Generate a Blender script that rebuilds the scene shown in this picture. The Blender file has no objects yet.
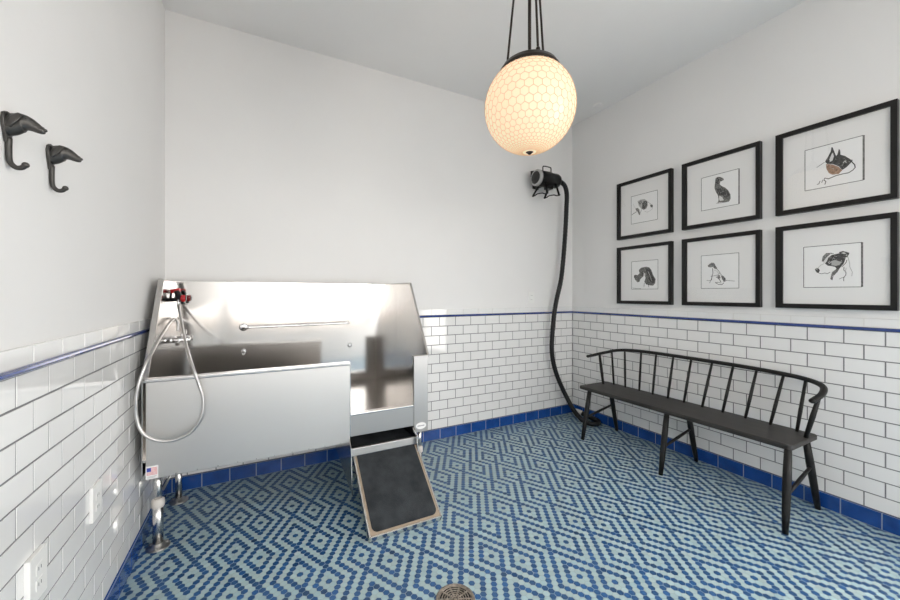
import bpy, bmesh, math, random
from mathutils import Vector, Matrix
random.seed(7)
S = bpy.context.scene
PI = math.pi

# ---------------------------------------------------------------- camera
XR, YB, XL, ZC = 2.903, 2.841, -0.523, 3.007      # room: right, back, left wall planes, ceiling
YF = -1.70                                         # wall behind the camera
cam_d = bpy.data.cameras.new('camera')
cam = bpy.data.objects.new('camera', cam_d)
S.collection.objects.link(cam)
S.camera = cam
cam.location = (0, 0, 1.239)
cam.rotation_euler = (PI/2, 0, -0.47956)
cam_d.sensor_width = 36
cam_d.lens = 367.42/900*36
cam_d.shift_x = -1.93/900
cam_d.shift_y = -5.95/900
cam_d.clip_start = 0.02

# ---------------------------------------------------------------- world, lights, exposure
wd = bpy.data.worlds.new('daylight'); S.world = wd
wd.use_nodes = True
wn = wd.node_tree
bg = wn.nodes['Background']
bg.inputs['Color'].default_value = (1.0, 0.975, 0.945, 1)
bg.inputs['Strength'].default_value = 3.0

# openings behind the camera: a storefront window in the wall behind, an unseen opening added in the right wall for side light (a0,a1,z0,z1)
WIN = (-0.45, 1.95, 0.62, 2.45)
SIDE_OPEN = (-1.45, -0.15, 0.05, 2.25)
def area(name, loc, rot, sx, sy, power, col=(1,1,1)):
    l = bpy.data.lights.new(name, 'AREA'); l.shape = 'RECTANGLE'; l.size = sx; l.size_y = sy
    l.energy = power; l.color = col
    o = bpy.data.objects.new(name, l); S.collection.objects.link(o)
    o.location = loc; o.rotation_euler = rot
    return o
P_SIDE, P_WORLD = 66, 5.5
DAY = (1.0, 0.975, 0.945)
area('side_fill_light', (XR+0.16, (SIDE_OPEN[0]+SIDE_OPEN[1])/2, (SIDE_OPEN[2]+SIDE_OPEN[3])/2), (PI/2, 0, PI/2), SIDE_OPEN[1]-SIDE_OPEN[0], SIDE_OPEN[3]-SIDE_OPEN[2], P_SIDE, DAY)  # area lamp added at the unseen side opening to brighten left and back walls
bg.inputs['Strength'].default_value = P_WORLD
S.view_settings.view_transform = 'Standard'
S.view_settings.look = 'None'
S.view_settings.exposure = 0.0
S.view_settings.gamma = 1.0
S.view_settings.use_curve_mapping = False

# ---------------------------------------------------------------- materials
def mat(name, col=(.8,.8,.8), rough=.5, metal=0.0, emit=None, est=0, noise=0, nscale=8, bump=0, bscale=40, coat=0, aniso=0, nstretch=(1,1,1), spec=None):
    m = bpy.data.materials.new(name); m.use_nodes = True
    nt = m.node_tree; p = nt.nodes['Principled BSDF']
    p.inputs['Base Color'].default_value = (*col, 1)
    p.inputs['Roughness'].default_value = rough
    p.inputs['Metallic'].default_value = metal
    p.inputs['Coat Weight'].default_value = coat
    p.inputs['Anisotropic'].default_value = aniso
    if spec is not None: p.inputs['Specular IOR Level'].default_value = spec
    if emit:
        p.inputs['Emission Color'].default_value = (*emit, 1); p.inputs['Emission Strength'].default_value = est
    if noise or bump:
        tc = nt.nodes.new('ShaderNodeTexCoord'); mp = nt.nodes.new('ShaderNodeMapping')
        mp.inputs['Scale'].default_value = nstretch
        nt.links.new(tc.outputs['Object'], mp.inputs['Vector'])
    if noise:
        n = nt.nodes.new('ShaderNodeTexNoise'); n.inputs['Scale'].default_value = nscale; n.inputs['Detail'].default_value = 5
        nt.links.new(mp.outputs[0], n.inputs['Vector'])
        r = nt.nodes.new('ShaderNodeMapRange'); r.inputs['From Min'].default_value = .25; r.inputs['From Max'].default_value = .75
        r.inputs['To Min'].default_value = 1-noise; r.inputs['To Max'].default_value = 1+noise
        nt.links.new(n.outputs[0], r.inputs['Value'])
        mx = nt.nodes.new('ShaderNodeVectorMath'); mx.operation = 'SCALE'; mx.inputs[0].default_value = col
        nt.links.new(r.outputs[0], mx.inputs['Scale']); nt.links.new(mx.outputs[0], p.inputs['Base Color'])
    if bump:
        n = nt.nodes.new('ShaderNodeTexNoise'); n.inputs['Scale'].default_value = bscale; n.inputs['Detail'].default_value = 4
        nt.links.new(mp.outputs[0], n.inputs['Vector'])
        b = nt.nodes.new('ShaderNodeBump'); b.inputs['Strength'].default_value = bump; b.inputs['Distance'].default_value = .002
        nt.links.new(n.outputs[0], b.inputs['Height']); nt.links.new(b.outputs[0], p.inputs['Normal'])
    return m

def steel(name, col, rough, stretch, wave=0.0, brush=.05, aniso=0):
    """brushed stainless sheet: fine grain in the roughness plus a slow buckle of the sheet"""
    m = bpy.data.materials.new(name); m.use_nodes = True
    nt = m.node_tree; p = nt.nodes['Principled BSDF']; L = nt.links.new
    p.inputs['Base Color'].default_value = (*col, 1); p.inputs['Metallic'].default_value = 1
    p.inputs['Anisotropic'].default_value = aniso
    tc = nt.nodes.new('ShaderNodeTexCoord'); mp = nt.nodes.new('ShaderNodeMapping'); mp.inputs['Scale'].default_value = stretch
    L(tc.outputs['Object'], mp.inputs['Vector'])
    n = nt.nodes.new('ShaderNodeTexNoise'); n.inputs['Scale'].default_value = 6; n.inputs['Detail'].default_value = 6
    L(mp.outputs[0], n.inputs['Vector'])
    r = nt.nodes.new('ShaderNodeMapRange'); r.inputs['To Min'].default_value = rough-brush; r.inputs['To Max'].default_value = rough+brush
    r.inputs['From Min'].default_value = .3; r.inputs['From Max'].default_value = .7
    L(n.outputs[0], r.inputs['Value']); L(r.outputs[0], p.inputs['Roughness'])
    if wave:
        n2 = nt.nodes.new('ShaderNodeTexNoise'); n2.inputs['Scale'].default_value = 1.6; n2.inputs['Detail'].default_value = 0
        L(tc.outputs['Object'], n2.inputs['Vector'])
        b = nt.nodes.new('ShaderNodeBump'); b.inputs['Strength'].default_value = 1; b.inputs['Distance'].default_value = wave
        L(n2.outputs[0], b.inputs['Height']); L(b.outputs[0], p.inputs['Normal'])
    return m

def attr_mat(name, attr, rough, coat=0, bump=0, bscale=60, spec=.5):
    m = bpy.data.materials.new(name); m.use_nodes = True
    nt = m.node_tree; p = nt.nodes['Principled BSDF']; L = nt.links.new
    a = nt.nodes.new('ShaderNodeAttribute'); a.attribute_name = attr
    L(a.outputs['Color'], p.inputs['Base Color']); p.inputs['Roughness'].default_value = rough; p.inputs['Coat Weight'].default_value = coat
    p.inputs['Specular IOR Level'].default_value = spec
    if bump:
        tc = nt.nodes.new('ShaderNodeTexCoord')
        n = nt.nodes.new('ShaderNodeTexNoise'); n.inputs['Scale'].default_value = bscale; n.inputs['Detail'].default_value = 2
        L(tc.outputs['Object'], n.inputs['Vector'])
        b = nt.nodes.new('ShaderNodeBump'); b.inputs['Strength'].default_value = bump; b.inputs['Distance'].default_value = .002
        L(n.outputs[0], b.inputs['Height']); L(b.outputs[0], p.inputs['Normal'])
    return m

M = dict(
 paint=mat('wall_paint', (.80,.795,.785), .55, noise=.012, nscale=3, bump=.15, bscale=90),
 ceil=mat('ceiling_paint', (.87,.86,.845), .7, noise=.01, nscale=3),
 tile=mat('white_glazed_tile', (.80,.80,.79), .07, coat=.3, noise=.02, nscale=5, bump=.25, bscale=7),
 grout=mat('dark_grout', (.19,.19,.195), .9),
 lgrout=mat('light_grout', (.70,.69,.67), .8),
 blue=mat('blue_glazed_tile', (.011,.062,.26), .12, coat=.2, noise=.25, nscale=9, bump=.2, bscale=12),
 rail=mat('blue_pencil_tile', (.03,.06,.23), .12, coat=.4, noise=.3, nscale=14),
 bgrout=mat('grey_base_grout', (.22,.28,.38), .8),
 fgrout=mat('floor_grout', (.38,.48,.50), .8, noise=.06, nscale=30),
 mosaic=attr_mat('hex_mosaic_glaze', 'tile_colour', .33, spec=.45),
 steel_h=steel('brushed_steel_lengthwise', (.66,.64,.62), .115, (1.2,30,60), wave=.0055, brush=.012),
 steel_f=steel('brushed_steel_front_sheet', (.60,.585,.565), .38, (1.2,30,60), wave=.004, brush=.02),
 steel_s=steel('brushed_steel_side_sheet', (.60,.58,.56), .19, (40,1.2,60), wave=.003, brush=.005),
 steel_c=steel('brushed_steel_dimmed_panel', (.46,.445,.43), .30, (1.2,30,60), wave=.003, brush=.01),  # same sheet steel, its colour darkened to carry the dim reflections here
 steel_e=mat('folded_steel_edge', (.66,.65,.64), .22, 1),
 steel_d=mat('dull_steel', (.40,.39,.37), .38, 1, noise=.15, nscale=20),
 chrome=mat('chrome', (.85,.85,.86), .07, 1),
 hose=mat('ribbed_metal_hose', (.55,.54,.53), .3, 1),
 carpet=mat('black_ramp_carpet', (.034,.038,.042), .95, noise=.45, nscale=11, bump=1, bscale=260, spec=.2),
 carpet2=mat('carpet_backing_edge', (.34,.27,.20), .8),
 wood=mat('black_stained_wood', (.011,.0105,.010), .42, noise=.35, nscale=6, nstretch=(6,1,6), bump=.12, bscale=40, spec=.28),
 seatwood=mat('dark_stained_seat_wood', (.034,.032,.030), .45, noise=.3, nscale=5, nstretch=(7,.8,7), bump=.2, bscale=30, spec=.3),
 frame=mat('black_frame_wood', (.009,.0085,.008), .4, noise=.2, nscale=10, spec=.3),
 matb=mat('white_mat_board', (.80,.795,.78), .8),
 paper=mat('print_paper', (.84,.84,.83), .8),
 ink0=mat('ink_black', (.045,.044,.042), .8, noise=.9, nscale=110), ink1=mat('ink_charcoal', (.14,.138,.13), .8, noise=.85, nscale=120),
 ink2=mat('ink_grey', (.42,.415,.40), .8), ink3=mat('ink_pale', (.66,.655,.64), .8), ink4=mat('ink_brown', (.34,.21,.14), .8, noise=.35, nscale=90),
 bronze=mat('aged_bronze_iron', (.075,.072,.068), .38, .75, noise=.35, nscale=40, bump=.4, bscale=120),
 oil=mat('oil_rubbed_bronze', (.030,.022,.018), .3, .6, noise=.3, nscale=20),
 blackm=mat('black_powder_coat', (.004,.004,.0042), .38, spec=.28),
 rubber=mat('black_ribbed_rubber', (.009,.009,.010), .45, spec=.3),
 greyring=mat('grey_intake_ring', (.45,.45,.45), .35, .6),
 mesh=mat('dark_intake_mesh', (.018,.018,.018), .6),
 red=mat('red_plastic', (.50,.015,.02), .25),
 white=mat('white_plastic', (.82,.82,.80), .3),
 clearpl=mat('translucent_collar_plastic', (.62,.58,.54), .35),
 slot=mat('dark_slot', (.01,.01,.01), .7),
 fblue=mat('flag_blue', (.05,.08,.40), .5), fred=mat('flag_red', (.62,.10,.12), .5), wht=mat('sticker_white', (.82,.81,.80), .5), gtext=mat('grey_print', (.25,.25,.27), .6),
 net=mat('glowing_net_wire', (.48,.34,.20), .5, emit=(.60,.40,.22), est=.55),  # emission put into the tan wire, softening contrast with the lit globe
 iron=mat('cast_drain_metal', (.30,.26,.22), .45, .5, noise=.5, nscale=60),
 ground=mat('pavement', (.24,.195,.16), .8),
 winframe=mat('window_frame_paint', (.62,.61,.59), .4),
)
M['globe'] = mat('lit_opal_glass', (.45,.38,.28), .3, emit=(.74,.56,.365), est=1.0)
def glass_mat(name, refl=1.0):
    m = bpy.data.materials.new(name); m.use_nodes = True
    nt = m.node_tree; nt.nodes.clear(); L = nt.links.new
    o = nt.nodes.new('ShaderNodeOutputMaterial'); mx = nt.nodes.new('ShaderNodeMixShader')
    t = nt.nodes.new('ShaderNodeBsdfTransparent'); g = nt.nodes.new('ShaderNodeBsdfGlossy'); g.inputs['Roughness'].default_value = .02
    f = nt.nodes.new('ShaderNodeFresnel'); f.inputs['IOR'].default_value = 1.5
    ge = nt.nodes.new('ShaderNodeNewGeometry'); mr = nt.nodes.new('ShaderNodeMapRange')   # thin sheet: same reflectance from both faces
    mr.inputs['To Min'].default_value = 1.5; mr.inputs['To Max'].default_value = 1/1.5; L(ge.outputs['Backfacing'], mr.inputs['Value']); L(mr.outputs[0], f.inputs['IOR'])
    L(f.outputs[0], mx.inputs[0]); L(t.outputs[0], mx.inputs[1]); L(g.outputs[0], mx.inputs[2]); L(mx.outputs[0], o.inputs['Surface'])
    return m
M['glass'] = glass_mat('picture_glass')

# ---------------------------------------------------------------- mesh helpers
class MB:
    """collects shapes; build() links them as ONE mesh object"""
    def __init__(s): s.v=[]; s.f=[]; s.m=[]; s.sm=[]
    def add(s, vs, fs, mi=0, smooth=False):
        o=len(s.v); s.v += [tuple(v) for v in vs]
        for f in fs: s.f.append(tuple(i+o for i in f)); s.m.append(mi); s.sm.append(smooth)
        return s
    def box(s, x0,x1,y0,y1,z0,z1, mi=0):
        v=[(x,y,z) for x in (x0,x1) for y in (y0,y1) for z in (z0,z1)]
        return s.add(v, [(0,1,3,2),(4,6,7,5),(0,4,5,1),(2,3,7,6),(0,2,6,4),(1,5,7,3)], mi)
    def obox(s, c, ax, ay, az, mi=0):
        """box by centre and three half-axis vectors"""
        c=Vector(c); ax=Vector(ax); ay=Vector(ay); az=Vector(az)
        v=[c+i*ax+j*ay+k*az for i in (-1,1) for j in (-1,1) for k in (-1,1)]
        return s.add(v, [(0,1,3,2),(4,6,7,5),(0,4,5,1),(2,3,7,6),(0,2,6,4),(1,5,7,3)], mi)
    def prism(s, poly, d, mi=0):
        """polygon of 3D points extruded along vector d"""
        d=Vector(d); n=len(poly); a=[Vector(p) for p in poly]; b=[p+d for p in a]
        return s.add(a+b, [tuple(range(n))[::-1], tuple(range(n,2*n))]+[(i,(i+1)%n,(i+1)%n+n,i+n) for i in range(n)], mi)
    def tube(s, pts, r, n=12, mi=0, caps=True, up=None, ry=None, smooth=True, closed=False):
        pts=[Vector(p) for p in pts]; k=len(pts)
        rs=r if isinstance(r,(list,tuple)) else [r]*k
        rys=ry if ry is not None else rs
        if not isinstance(rys,(list,tuple)): rys=[rys]*k
        ts=[]
        for i in range(k):
            a=pts[(i-1)%k] if (i>0 or closed) else pts[i]; b=pts[(i+1)%k] if (i<k-1 or closed) else pts[i]
            ts.append((b-a).normalized())
        u=Vector(up) if up else (Vector((0,0,1)) if abs(ts[0].z)<.9 else Vector((1,0,0)))
        vs=[]
        for i in range(k):
            t=ts[i]; u=(u-t*u.dot(t)); u.normalize(); w=t.cross(u)
            for j in range(n):
                a=2*PI*j/n; vs.append(pts[i]+u*math.cos(a)*rs[i]+w*math.sin(a)*rys[i])
        fs=[]
        kk=k if closed else k-1
        for i in range(kk):
            for j in range(n):
                i2=(i+1)%k
                fs.append((i*n+j,i*n+(j+1)%n,i2*n+(j+1)%n,i2*n+j))
        s.add(vs,fs,mi,smooth)
        if caps and not closed:
            o=len(s.v)-len(vs)
            s.f.append(tuple(o+j for j in range(n))[::-1]); s.m.append(mi); s.sm.append(False)
            s.f.append(tuple(o+(k-1)*n+j for j in range(n))); s.m.append(mi); s.sm.append(False)
        return s
    def lathe(s, c, prof, axis='z', n=32, mi=0, smooth=True):
        """prof: list of (radius, height) along axis from centre c"""
        vs=[]
        for r,h in prof:
            for j in range(n):
                a=2*PI*j/n; x,y=r*math.cos(a),r*math.sin(a)
                p={'z':(x,y,h),'x':(h,x,y),'y':(y,h,x)}[axis]
                vs.append((c[0]+p[0],c[1]+p[1],c[2]+p[2]))
        fs=[(i*n+j,i*n+(j+1)%n,(i+1)*n+(j+1)%n,(i+1)*n+j) for i in range(len(prof)-1) for j in range(n)]
        s.add(vs,fs,mi,smooth)
        o=len(s.v)-len(vs)
        for i,rev in ((0,True),(len(prof)-1,False)):
            if prof[i][0]>1e-4:
                f=tuple(o+i*n+j for j in range(n)); s.f.append(f[::-1] if rev else f); s.m.append(mi); s.sm.append(False)
        return s
    def ell(s, c, rx, ry, rz, n=20, mi=0, rot=None):
        vs=[];fs=[];k=n//2
        for i in range(k+1):
            t=PI*i/k
            for j in range(n):
                a=2*PI*j/n; p=Vector((rx*math.sin(t)*math.cos(a),ry*math.sin(t)*math.sin(a),rz*math.cos(t)))
                if rot: p=rot@p
                vs.append(Vector(c)+p)
        for i in range(k):
            for j in range(n): fs.append((i*n+j,(i+1)*n+j,(i+1)*n+(j+1)%n,i*n+(j+1)%n))
        return s.add(vs,fs,mi,True)
    def build(s, name, mats, parent=None, bevel=0, seg=2, fix=True, origin=None):
        me=bpy.data.meshes.new(name); me.from_pydata(s.v,[],s.f)
        for m in (mats if isinstance(mats,(list,tuple)) else [mats]): me.materials.append(m)
        me.polygons.foreach_set('material_index', s.m); me.polygons.foreach_set('use_smooth', s.sm)
        if fix:
            b=bmesh.new(); b.from_mesh(me); bmesh.ops.remove_doubles(b, verts=b.verts, dist=1e-6); bmesh.ops.recalc_face_normals(b, faces=b.faces); b.to_mesh(me); b.free()
        me.update()
        o=bpy.data.objects.new(name, me); S.collection.objects.link(o)
        if parent:
            o.parent=parent; 
            w=parent.location.copy(); q=parent.parent
            while q: w+=q.location; q=q.parent
            if w.length>0: me.transform(Matrix.Translation(-w))
        elif origin:
            me.transform(Matrix.Translation(-Vector(origin))); o.location=origin
        if bevel:
            md=o.modifiers.new('bevel','BEVEL'); md.width=bevel; md.segments=seg; md.limit_method='ANGLE'; md.angle_limit=math.radians(40)
            md.harden_normals=False
        return o
def tag(o, label=None, cat=None, group=None, kind=None):
    if label: o['label']=label
    if cat: o['category']=cat
    if group: o['group']=group
    if kind: o['kind']=kind
    return o
def thing(name, loc, label, cat, group=None):
    o=bpy.data.objects.new(name, None); S.collection.objects.link(o); o.location=loc; o.empty_display_size=.1
    return tag(o,label,cat,group)
def struct(o): o['kind']='structure'; return o
def spline(pts, n=8, closed=False):
    """Catmull-Rom through the points"""
    P=[Vector(p) for p in pts]; out=[]; k=len(P)
    for i in range(k if closed else k-1):
        p0=P[(i-1)%k] if (closed or i>0) else P[0]*2-P[1]
        p1=P[i]; p2=P[(i+1)%k]; p3=P[(i+2)%k] if (closed or i<k-2) else P[-1]*2-P[-2]
        for j in range(n):
            t=j/n; out.append(.5*((2*p1)+(p2-p0)*t+(2*p0-5*p1+4*p2-p3)*t*t+(3*p1-p0-3*p2+p3)*t**3))
    if not closed: out.append(P[-1])
    return out
ART = {
 'f1': [
  ('p',2,0,[(-594,665),(-327,751),(66,710),(310,487),(361,142),(233,-117),(1,-190),(-235,-57),(-460,233)]),
  ('p',0,0,[(-156,410),(1,556),(208,534),(310,368),(285,75),(130,-132),(-51,-155),(-182,-7)]),
  ('p',1,0,[(-527,553),(-235,670),(-195,479),(-367,299)]),
  ('p',0,0,[(551,125),(739,108),(814,-26),(764,-156),(614,-78)]),
  ('l',1,0.5,[(285,469),(513,263),(664,124)]),
  ('l',2,0.5,[(789,-162),(714,-311),(513,-389),(285,-462),(79,-301)]),
  ('p',1,0,[(-824,64),(-581,100),(-420,-80),(-340,-557),(-447,-537),(-581,-230)]),
  ('l',0,0.8,[(-1182,-422),(-961,-315),(-729,-238),(-634,25)]),
  ('l',1,0.6,[(-420,-542),(-287,-289),(-208,-99)]),
  ('l',2,0.4,[(-1002,534),(-906,266),(-716,42)]),
 ],
 'f2': [
  ('p',1,0,[(-278,765),(-237,958),(-72,1002),(90,934),(251,788),(290,677),(170,643),(70,625),(9,462),(130,295),(360,124),(557,-125),(683,-420),(703,-710),(625,-879),(360,-897),(9,-842),(-134,-856),(-52,-671),(-93,-323),(-216,-67),(-319,242),(-299,521)]),
  ('p',0,0,[(-237,935),(-72,979),(70,872),(9,642),(-93,410),(-237,504)]),
  ('p',0,0,[(-195,154),(130,183),(508,-113),(625,-439),(508,-709),(211,-395),(-42,-223)]),
  ('p',3,0,[(9,-347),(191,-525),(290,-748),(29,-757),(-32,-563)]),
  ('l',1,0.5,[(-195,-865),(110,-898),(605,-908)]),
 ],
 'f3': [
  ('p',0,0,[(-313,297),(-208,492),(-88,760),(-52,1011),(0,979),(82,652),(143,447),(194,522),(255,818),(305,695),(315,460),(494,330),(690,99),(777,-53),(690,-163),(543,-325),(385,-417),(244,-164),(-10,43),(-208,105),(-292,203)]),
  ('p',3,0,[(-140,348),(-36,635),(10,676),(51,464),(-10,235),(-114,197)]),
  ('p',4,0,[(-282,128),(-10,15),(234,-189),(385,-431),(244,-600),(-10,-569),(-156,-434),(-261,-152)]),
  ('l',0,0.9,[(748,-57),(873,-275),(892,-432),(796,-554),(641,-646),(395,-644),(143,-663),(-192,-760)]),
  ('p',0,0,[(762,55),(796,-25),(762,-90),(719,-21)]),
  ('l',3,0.6,[(420,-43),(494,52),(553,-51)]),
  ('l',1,0.5,[(-334,246),(-511,142),(-673,46)]),
  ('l',1,0.8,[(-177,-750),(-324,-673),(-366,-770),(-282,-879),(-324,-1034)]),
  ('l',1,0.6,[(-420,-755),(-457,-904)]),
  ('l',1,0.7,[(-537,-795),(-581,-944),(-657,-946)]),
  ('l',4,0.6,[(-114,-196),(-10,-313),(143,-415)]),
 ],
 'f4': [
  ('p',1,0,[(-527,451),(-293,630),(167,685),(448,604),(637,363),(780,-40),(997,-379),(965,-719),(780,-921),(448,-883),(167,-803),(-4,-587),(110,-273),(30,-5),(-154,-157),(-351,-330),(-468,-573),(-669,-600),(-885,-344),(-981,-122),(-885,59),(-622,3),(-433,177)]),
  ('p',0,0,[(110,604),(415,627),(615,333),(747,-90),(921,-408),(856,-716),(559,-604),(336,-282),(257,90),(121,308)]),
  ('p',0,0,[(-316,225),(-85,340),(30,154),(-154,-82),(-316,-43)]),
  ('p',0,0,[(-981,-13),(-825,56),(-717,-133),(-825,-292),(-957,-199)]),
  ('p',3,0,[(-39,210),(99,97),(53,-112),(-85,-53)]),
  ('p',0,0,[(76,-589),(615,-709),(504,-884),(167,-803)]),
  ('l',1,0.8,[(7,-693),(-39,-1011)]),
  ('l',1,0.8,[(370,-860),(415,-1050)]),
  ('l',3,0.5,[(336,296),(526,-133),(670,-555)]),
  ('l',0,0.6,[(-1103,-1091),(-705,-1140),(-293,-1167)]),
 ],
 'f5': [
  ('p',1,0,[(-756,400),(-659,551),(-504,645),(-332,611),(-247,418),(-124,223),(-200,156),(-313,214),(-408,324),(-600,306)]),
  ('p',0,0,[(-466,579),(-313,547),(-237,313),(-294,213),(-408,377)]),
  ('p',0,0,[(-756,474),(-659,499),(-620,359),(-717,345)]),
  ('l',1,0.6,[(-200,228),(-12,-10),(126,-274),(282,-383),(400,-560),(373,-742)]),
  ('l',0,0.8,[(-437,222),(-408,-93),(-466,-299),(-504,-611)]),
  ('l',1,0.6,[(-543,-348),(-389,-323),(-87,-264),(34,-115)]),
  ('l',0,0.8,[(-200,-393),(-12,-525),(99,-754)]),
  ('p',1,0,[(-124,-314),(34,-269),(80,-477),(-59,-574)]),
  ('p',0,0,[(126,-325),(264,-351),(400,-591),(310,-740),(191,-583)]),
  ('l',1,0.6,[(-504,-611),(-678,-658),(-815,-622)]),
  ('l',1,0.6,[(-466,-403),(-562,-661),(-630,-817)]),
  ('l',0,0.7,[(-247,-775),(-59,-935),(172,-961),(282,-841)]),
  ('l',1,0.6,[(-218,-849),(-124,-779),(126,-837)]),
  ('l',1,0.6,[(282,-760),(463,-664),(959,-730)]),
  ('l',2,0.5,[(-341,112),(-153,18),(-31,-163)]),
 ],
 'f6': [
  ('p',0,0,[(-264,162),(-188,289),(-117,495),(29,636),(213,664),(355,706),(514,607),(593,488),(554,269),(506,105),(403,-55),(294,-245),(173,-295),(201,-127),(152,-56),(-13,1),(-138,21)]),
  ('p',1,0,[(-400,306),(-357,574),(-222,752),(-13,754),(111,702),(-54,661),(-180,518),(-264,364),(-328,225)]),
  ('p',3,0,[(-328,283),(-213,487),(-75,635),(-54,604),(-158,413),(-243,236),(-298,124)]),
  ('p',0,0,[(315,755),(475,806),(730,680),(691,535),(633,412),(534,549),(375,648)]),
  ('p',3,0,[(395,703),(514,735),(613,653),(514,635)]),
  ('p',2,0,[(-13,275),(152,330),(315,249),(435,195),(335,34),(173,-12),(29,55)]),
  ('p',3,0,[(-138,227),(-62,279),(-21,201),(-75,120)]),
  ('p',0,0,[(-112,237),(-62,256),(-46,192),(-87,161)]),
  ('p',0,0,[(-695,-188),(-651,-85),(-555,-79),(-477,-212),(-521,-361),(-599,-357)]),
  ('p',3,0,[(-634,-109),(-581,-113),(-590,-165),(-634,-162)]),
  ('l',2,0.5,[(-555,-79),(-426,87),(-306,148)]),
  ('l',1,0.6,[(-521,-384),(-392,-426),(-264,-386),(-158,-437),(-46,-351)]),
  ('p',1,0,[(37,-344),(193,-211),(315,-258),(193,-437),(91,-603),(50,-829),(-33,-740),(-4,-542)]),
  ('l',1,0.7,[(435,-74),(554,74),(613,181),(633,290)]),
  ('l',1,0.6,[(522,-91),(514,-258),(601,-402),(593,-541),(506,-676),(514,-872)]),
  ('l',1,0.5,[(335,-754),(435,-690),(554,-661)]),
  ('l',2,0.5,[(672,481),(742,116),(750,-106),(846,-387),(827,-606)]),
  ('l',2,0.5,[(613,-153),(574,-345)]),
 ],
}

# ================================================================ SETTING
Z_BASE, PITCH, Z_RAIL0, Z_RAIL1, Z_CAP = .0895, .0794, 1.0423, 1.0600, 1.1095
SET = .006                                        # painted plaster stands this far behind the tile faces

# ---- floor: hexagon mosaic, two-colour rhombus-and-key pattern
blue=set()
def reduce_ab(a,b):
    # lattice (10,-10),(6,6): x=b-a period 20, y=a+b period 12
    n=a+b; m=b-a
    return (m%20, n%12)
def put(a,b): blue.add(reduce_ab(a,b))
for i in range(5):
    for (A0,B0) in ((0,0),(-2,6)):
        put(A0+i,B0); put(A0+i,B0+4); put(A0,B0+i); put(A0+4,B0+i)
put(2,2); put(0,8)
for i in range(9): put(4,4+i); put(-2+i,-2)
for i in range(5): put(6,-2+i)
for i in range(9): put(6+i,2)
fm=MB(); cols=[]
HX,HSX,HSY,HY,OX,OY=.0273,.0004,-.0001,.0243,1.2452,1.5636
def lattice_xy(xs,ys):
    # hand-laid sheets: the grid drifts a little across the room
    x,y=xs/50,ys/50
    return (1.24391+.01283*y+.01334*y*y+1.38542*x+.00733*x*y+.02604*x*x,
            1.55599+1.20731*y+.01911*y*y+.02939*x-.00089*x*y+.03727*x*x)
hexo=[(.0144*math.sin(k*PI/3), .0144*math.cos(k*PI/3)*1.03) for k in range(6)]
verts=[]; faces=[]
nmin=-int((YB-OY)/HY)-6; nmax=int((OY-YF)/HY)+22
for n in range(nmin,nmax+1):
    for m in range(-150,151):
        if (m+n)&1: continue
        x,y=lattice_xy(m/2,-n)
        if not (XL-.01<x<XR+.01 and YF-.01<y<YB+.01): continue
        isb=(m%20,n%12) in blue
        r=random.random(); g=random.gauss(0,1)
        if isb:
            k=1+.13*g; c=(.024*k+.012*r,.098*k+.012*r,.255*k)
            s=1.0
        else:
            k=1+.035*g; c=((.375+.05*r)*k,(.530+.01*r)*k,(.572-.03*r)*k); s=.985
        o=len(verts)
        verts += [(x+a*s,y+b*s,0) for a,b in hexo]; faces.append(tuple(range(o,o+6))[::-1]); cols.append(c)
nh=len(faces)
o=len(verts); verts += [(XL-.05,YF-.15,-.0012),(XR+.05,YF-.15,-.0012),(XR+.05,YB+.05,-.0012),(XL-.05,YB+.05,-.0012),
                        (XL-.05,YF-.15,-.08),(XR+.05,YF-.15,-.08),(XR+.05,YB+.05,-.08),(XL-.05,YB+.05,-.08)]
faces += [(o,o+1,o+2,o+3),(o+4,o+7,o+6,o+5),(o,o+4,o+5,o+1),(o+1,o+5,o+6,o+2),(o+2,o+6,o+7,o+3),(o+3,o+7,o+4,o)]
me=bpy.data.meshes.new('floor'); me.from_pydata(verts,[],faces)
me.materials.append(M['mosaic']); me.materials.append(M['fgrout'])
me.polygons.foreach_set('material_index',[0]*nh+[1]*6)
at=me.attributes.new('tile_colour','FLOAT_COLOR','FACE')
buf=[]
for c in cols: buf += [c[0],c[1],c[2],1]
buf += [.3,.3,.3,1]*6
at.data.foreach_set('color',buf)
me.update()
# face normals up
fl=bpy.data.objects.new('floor',me); S.collection.objects.link(fl); struct(fl)
bm_=bmesh.new(); bm_.from_mesh(me)
for f in bm_.faces:
    if f.material_index==0 and f.normal.z<0: f.normal_flip()
bm_.to_mesh(me); bm_.free()

# ---- tiled walls.  P(u,d,z): u along the wall, d into the room from the tile face plane
def wall_map(side):
    if side=='back': return lambda u,d,z:(u,YB-d,z)
    if side=='right': return lambda u,d,z:(XR-d,u,z)
    if side=='left': return lambda u,d,z:(XL+d,u,z)
def tile(mb,P,u0,u1,z0,z1,mi,ch=.0014,depth=.0045):
    t=[random.gauss(0,.00010) for _ in range(3)]
    a=[]
    for (uu,zz,cu,cz) in ((u0,z0,0,0),(u1,z0,1,0),(u1,z1,1,1),(u0,z1,0,1)):
        a.append(P(uu,-depth,zz))
    for (uu,zz,cu,cz) in ((u0+ch,z0+ch,-1,-1),(u1-ch,z0+ch,1,-1),(u1-ch,z1-ch,1,1),(u0+ch,z1-ch,-1,1)):
        a.append(P(uu,t[0]+cu*t[1]+cz*t[2],zz))
    mb.add(a,[(4,5,6,7),(0,1,5,4),(1,2,6,5),(2,3,7,6),(3,0,4,7)],mi)
def rows(mb,P,ua,ub,phase,pitch,z0,z1,mi,j=.0036):
    k=math.floor((ua-phase)/pitch)
    while phase+k*pitch<ub:
        a=max(ua,phase+k*pitch)+j/2; b=min(ub,phase+(k+1)*pitch)-j/2
        if b-a>.006: tile(mb,P,a,b,z0+j/2,z1-j/2,mi)
        k+=1
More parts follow.
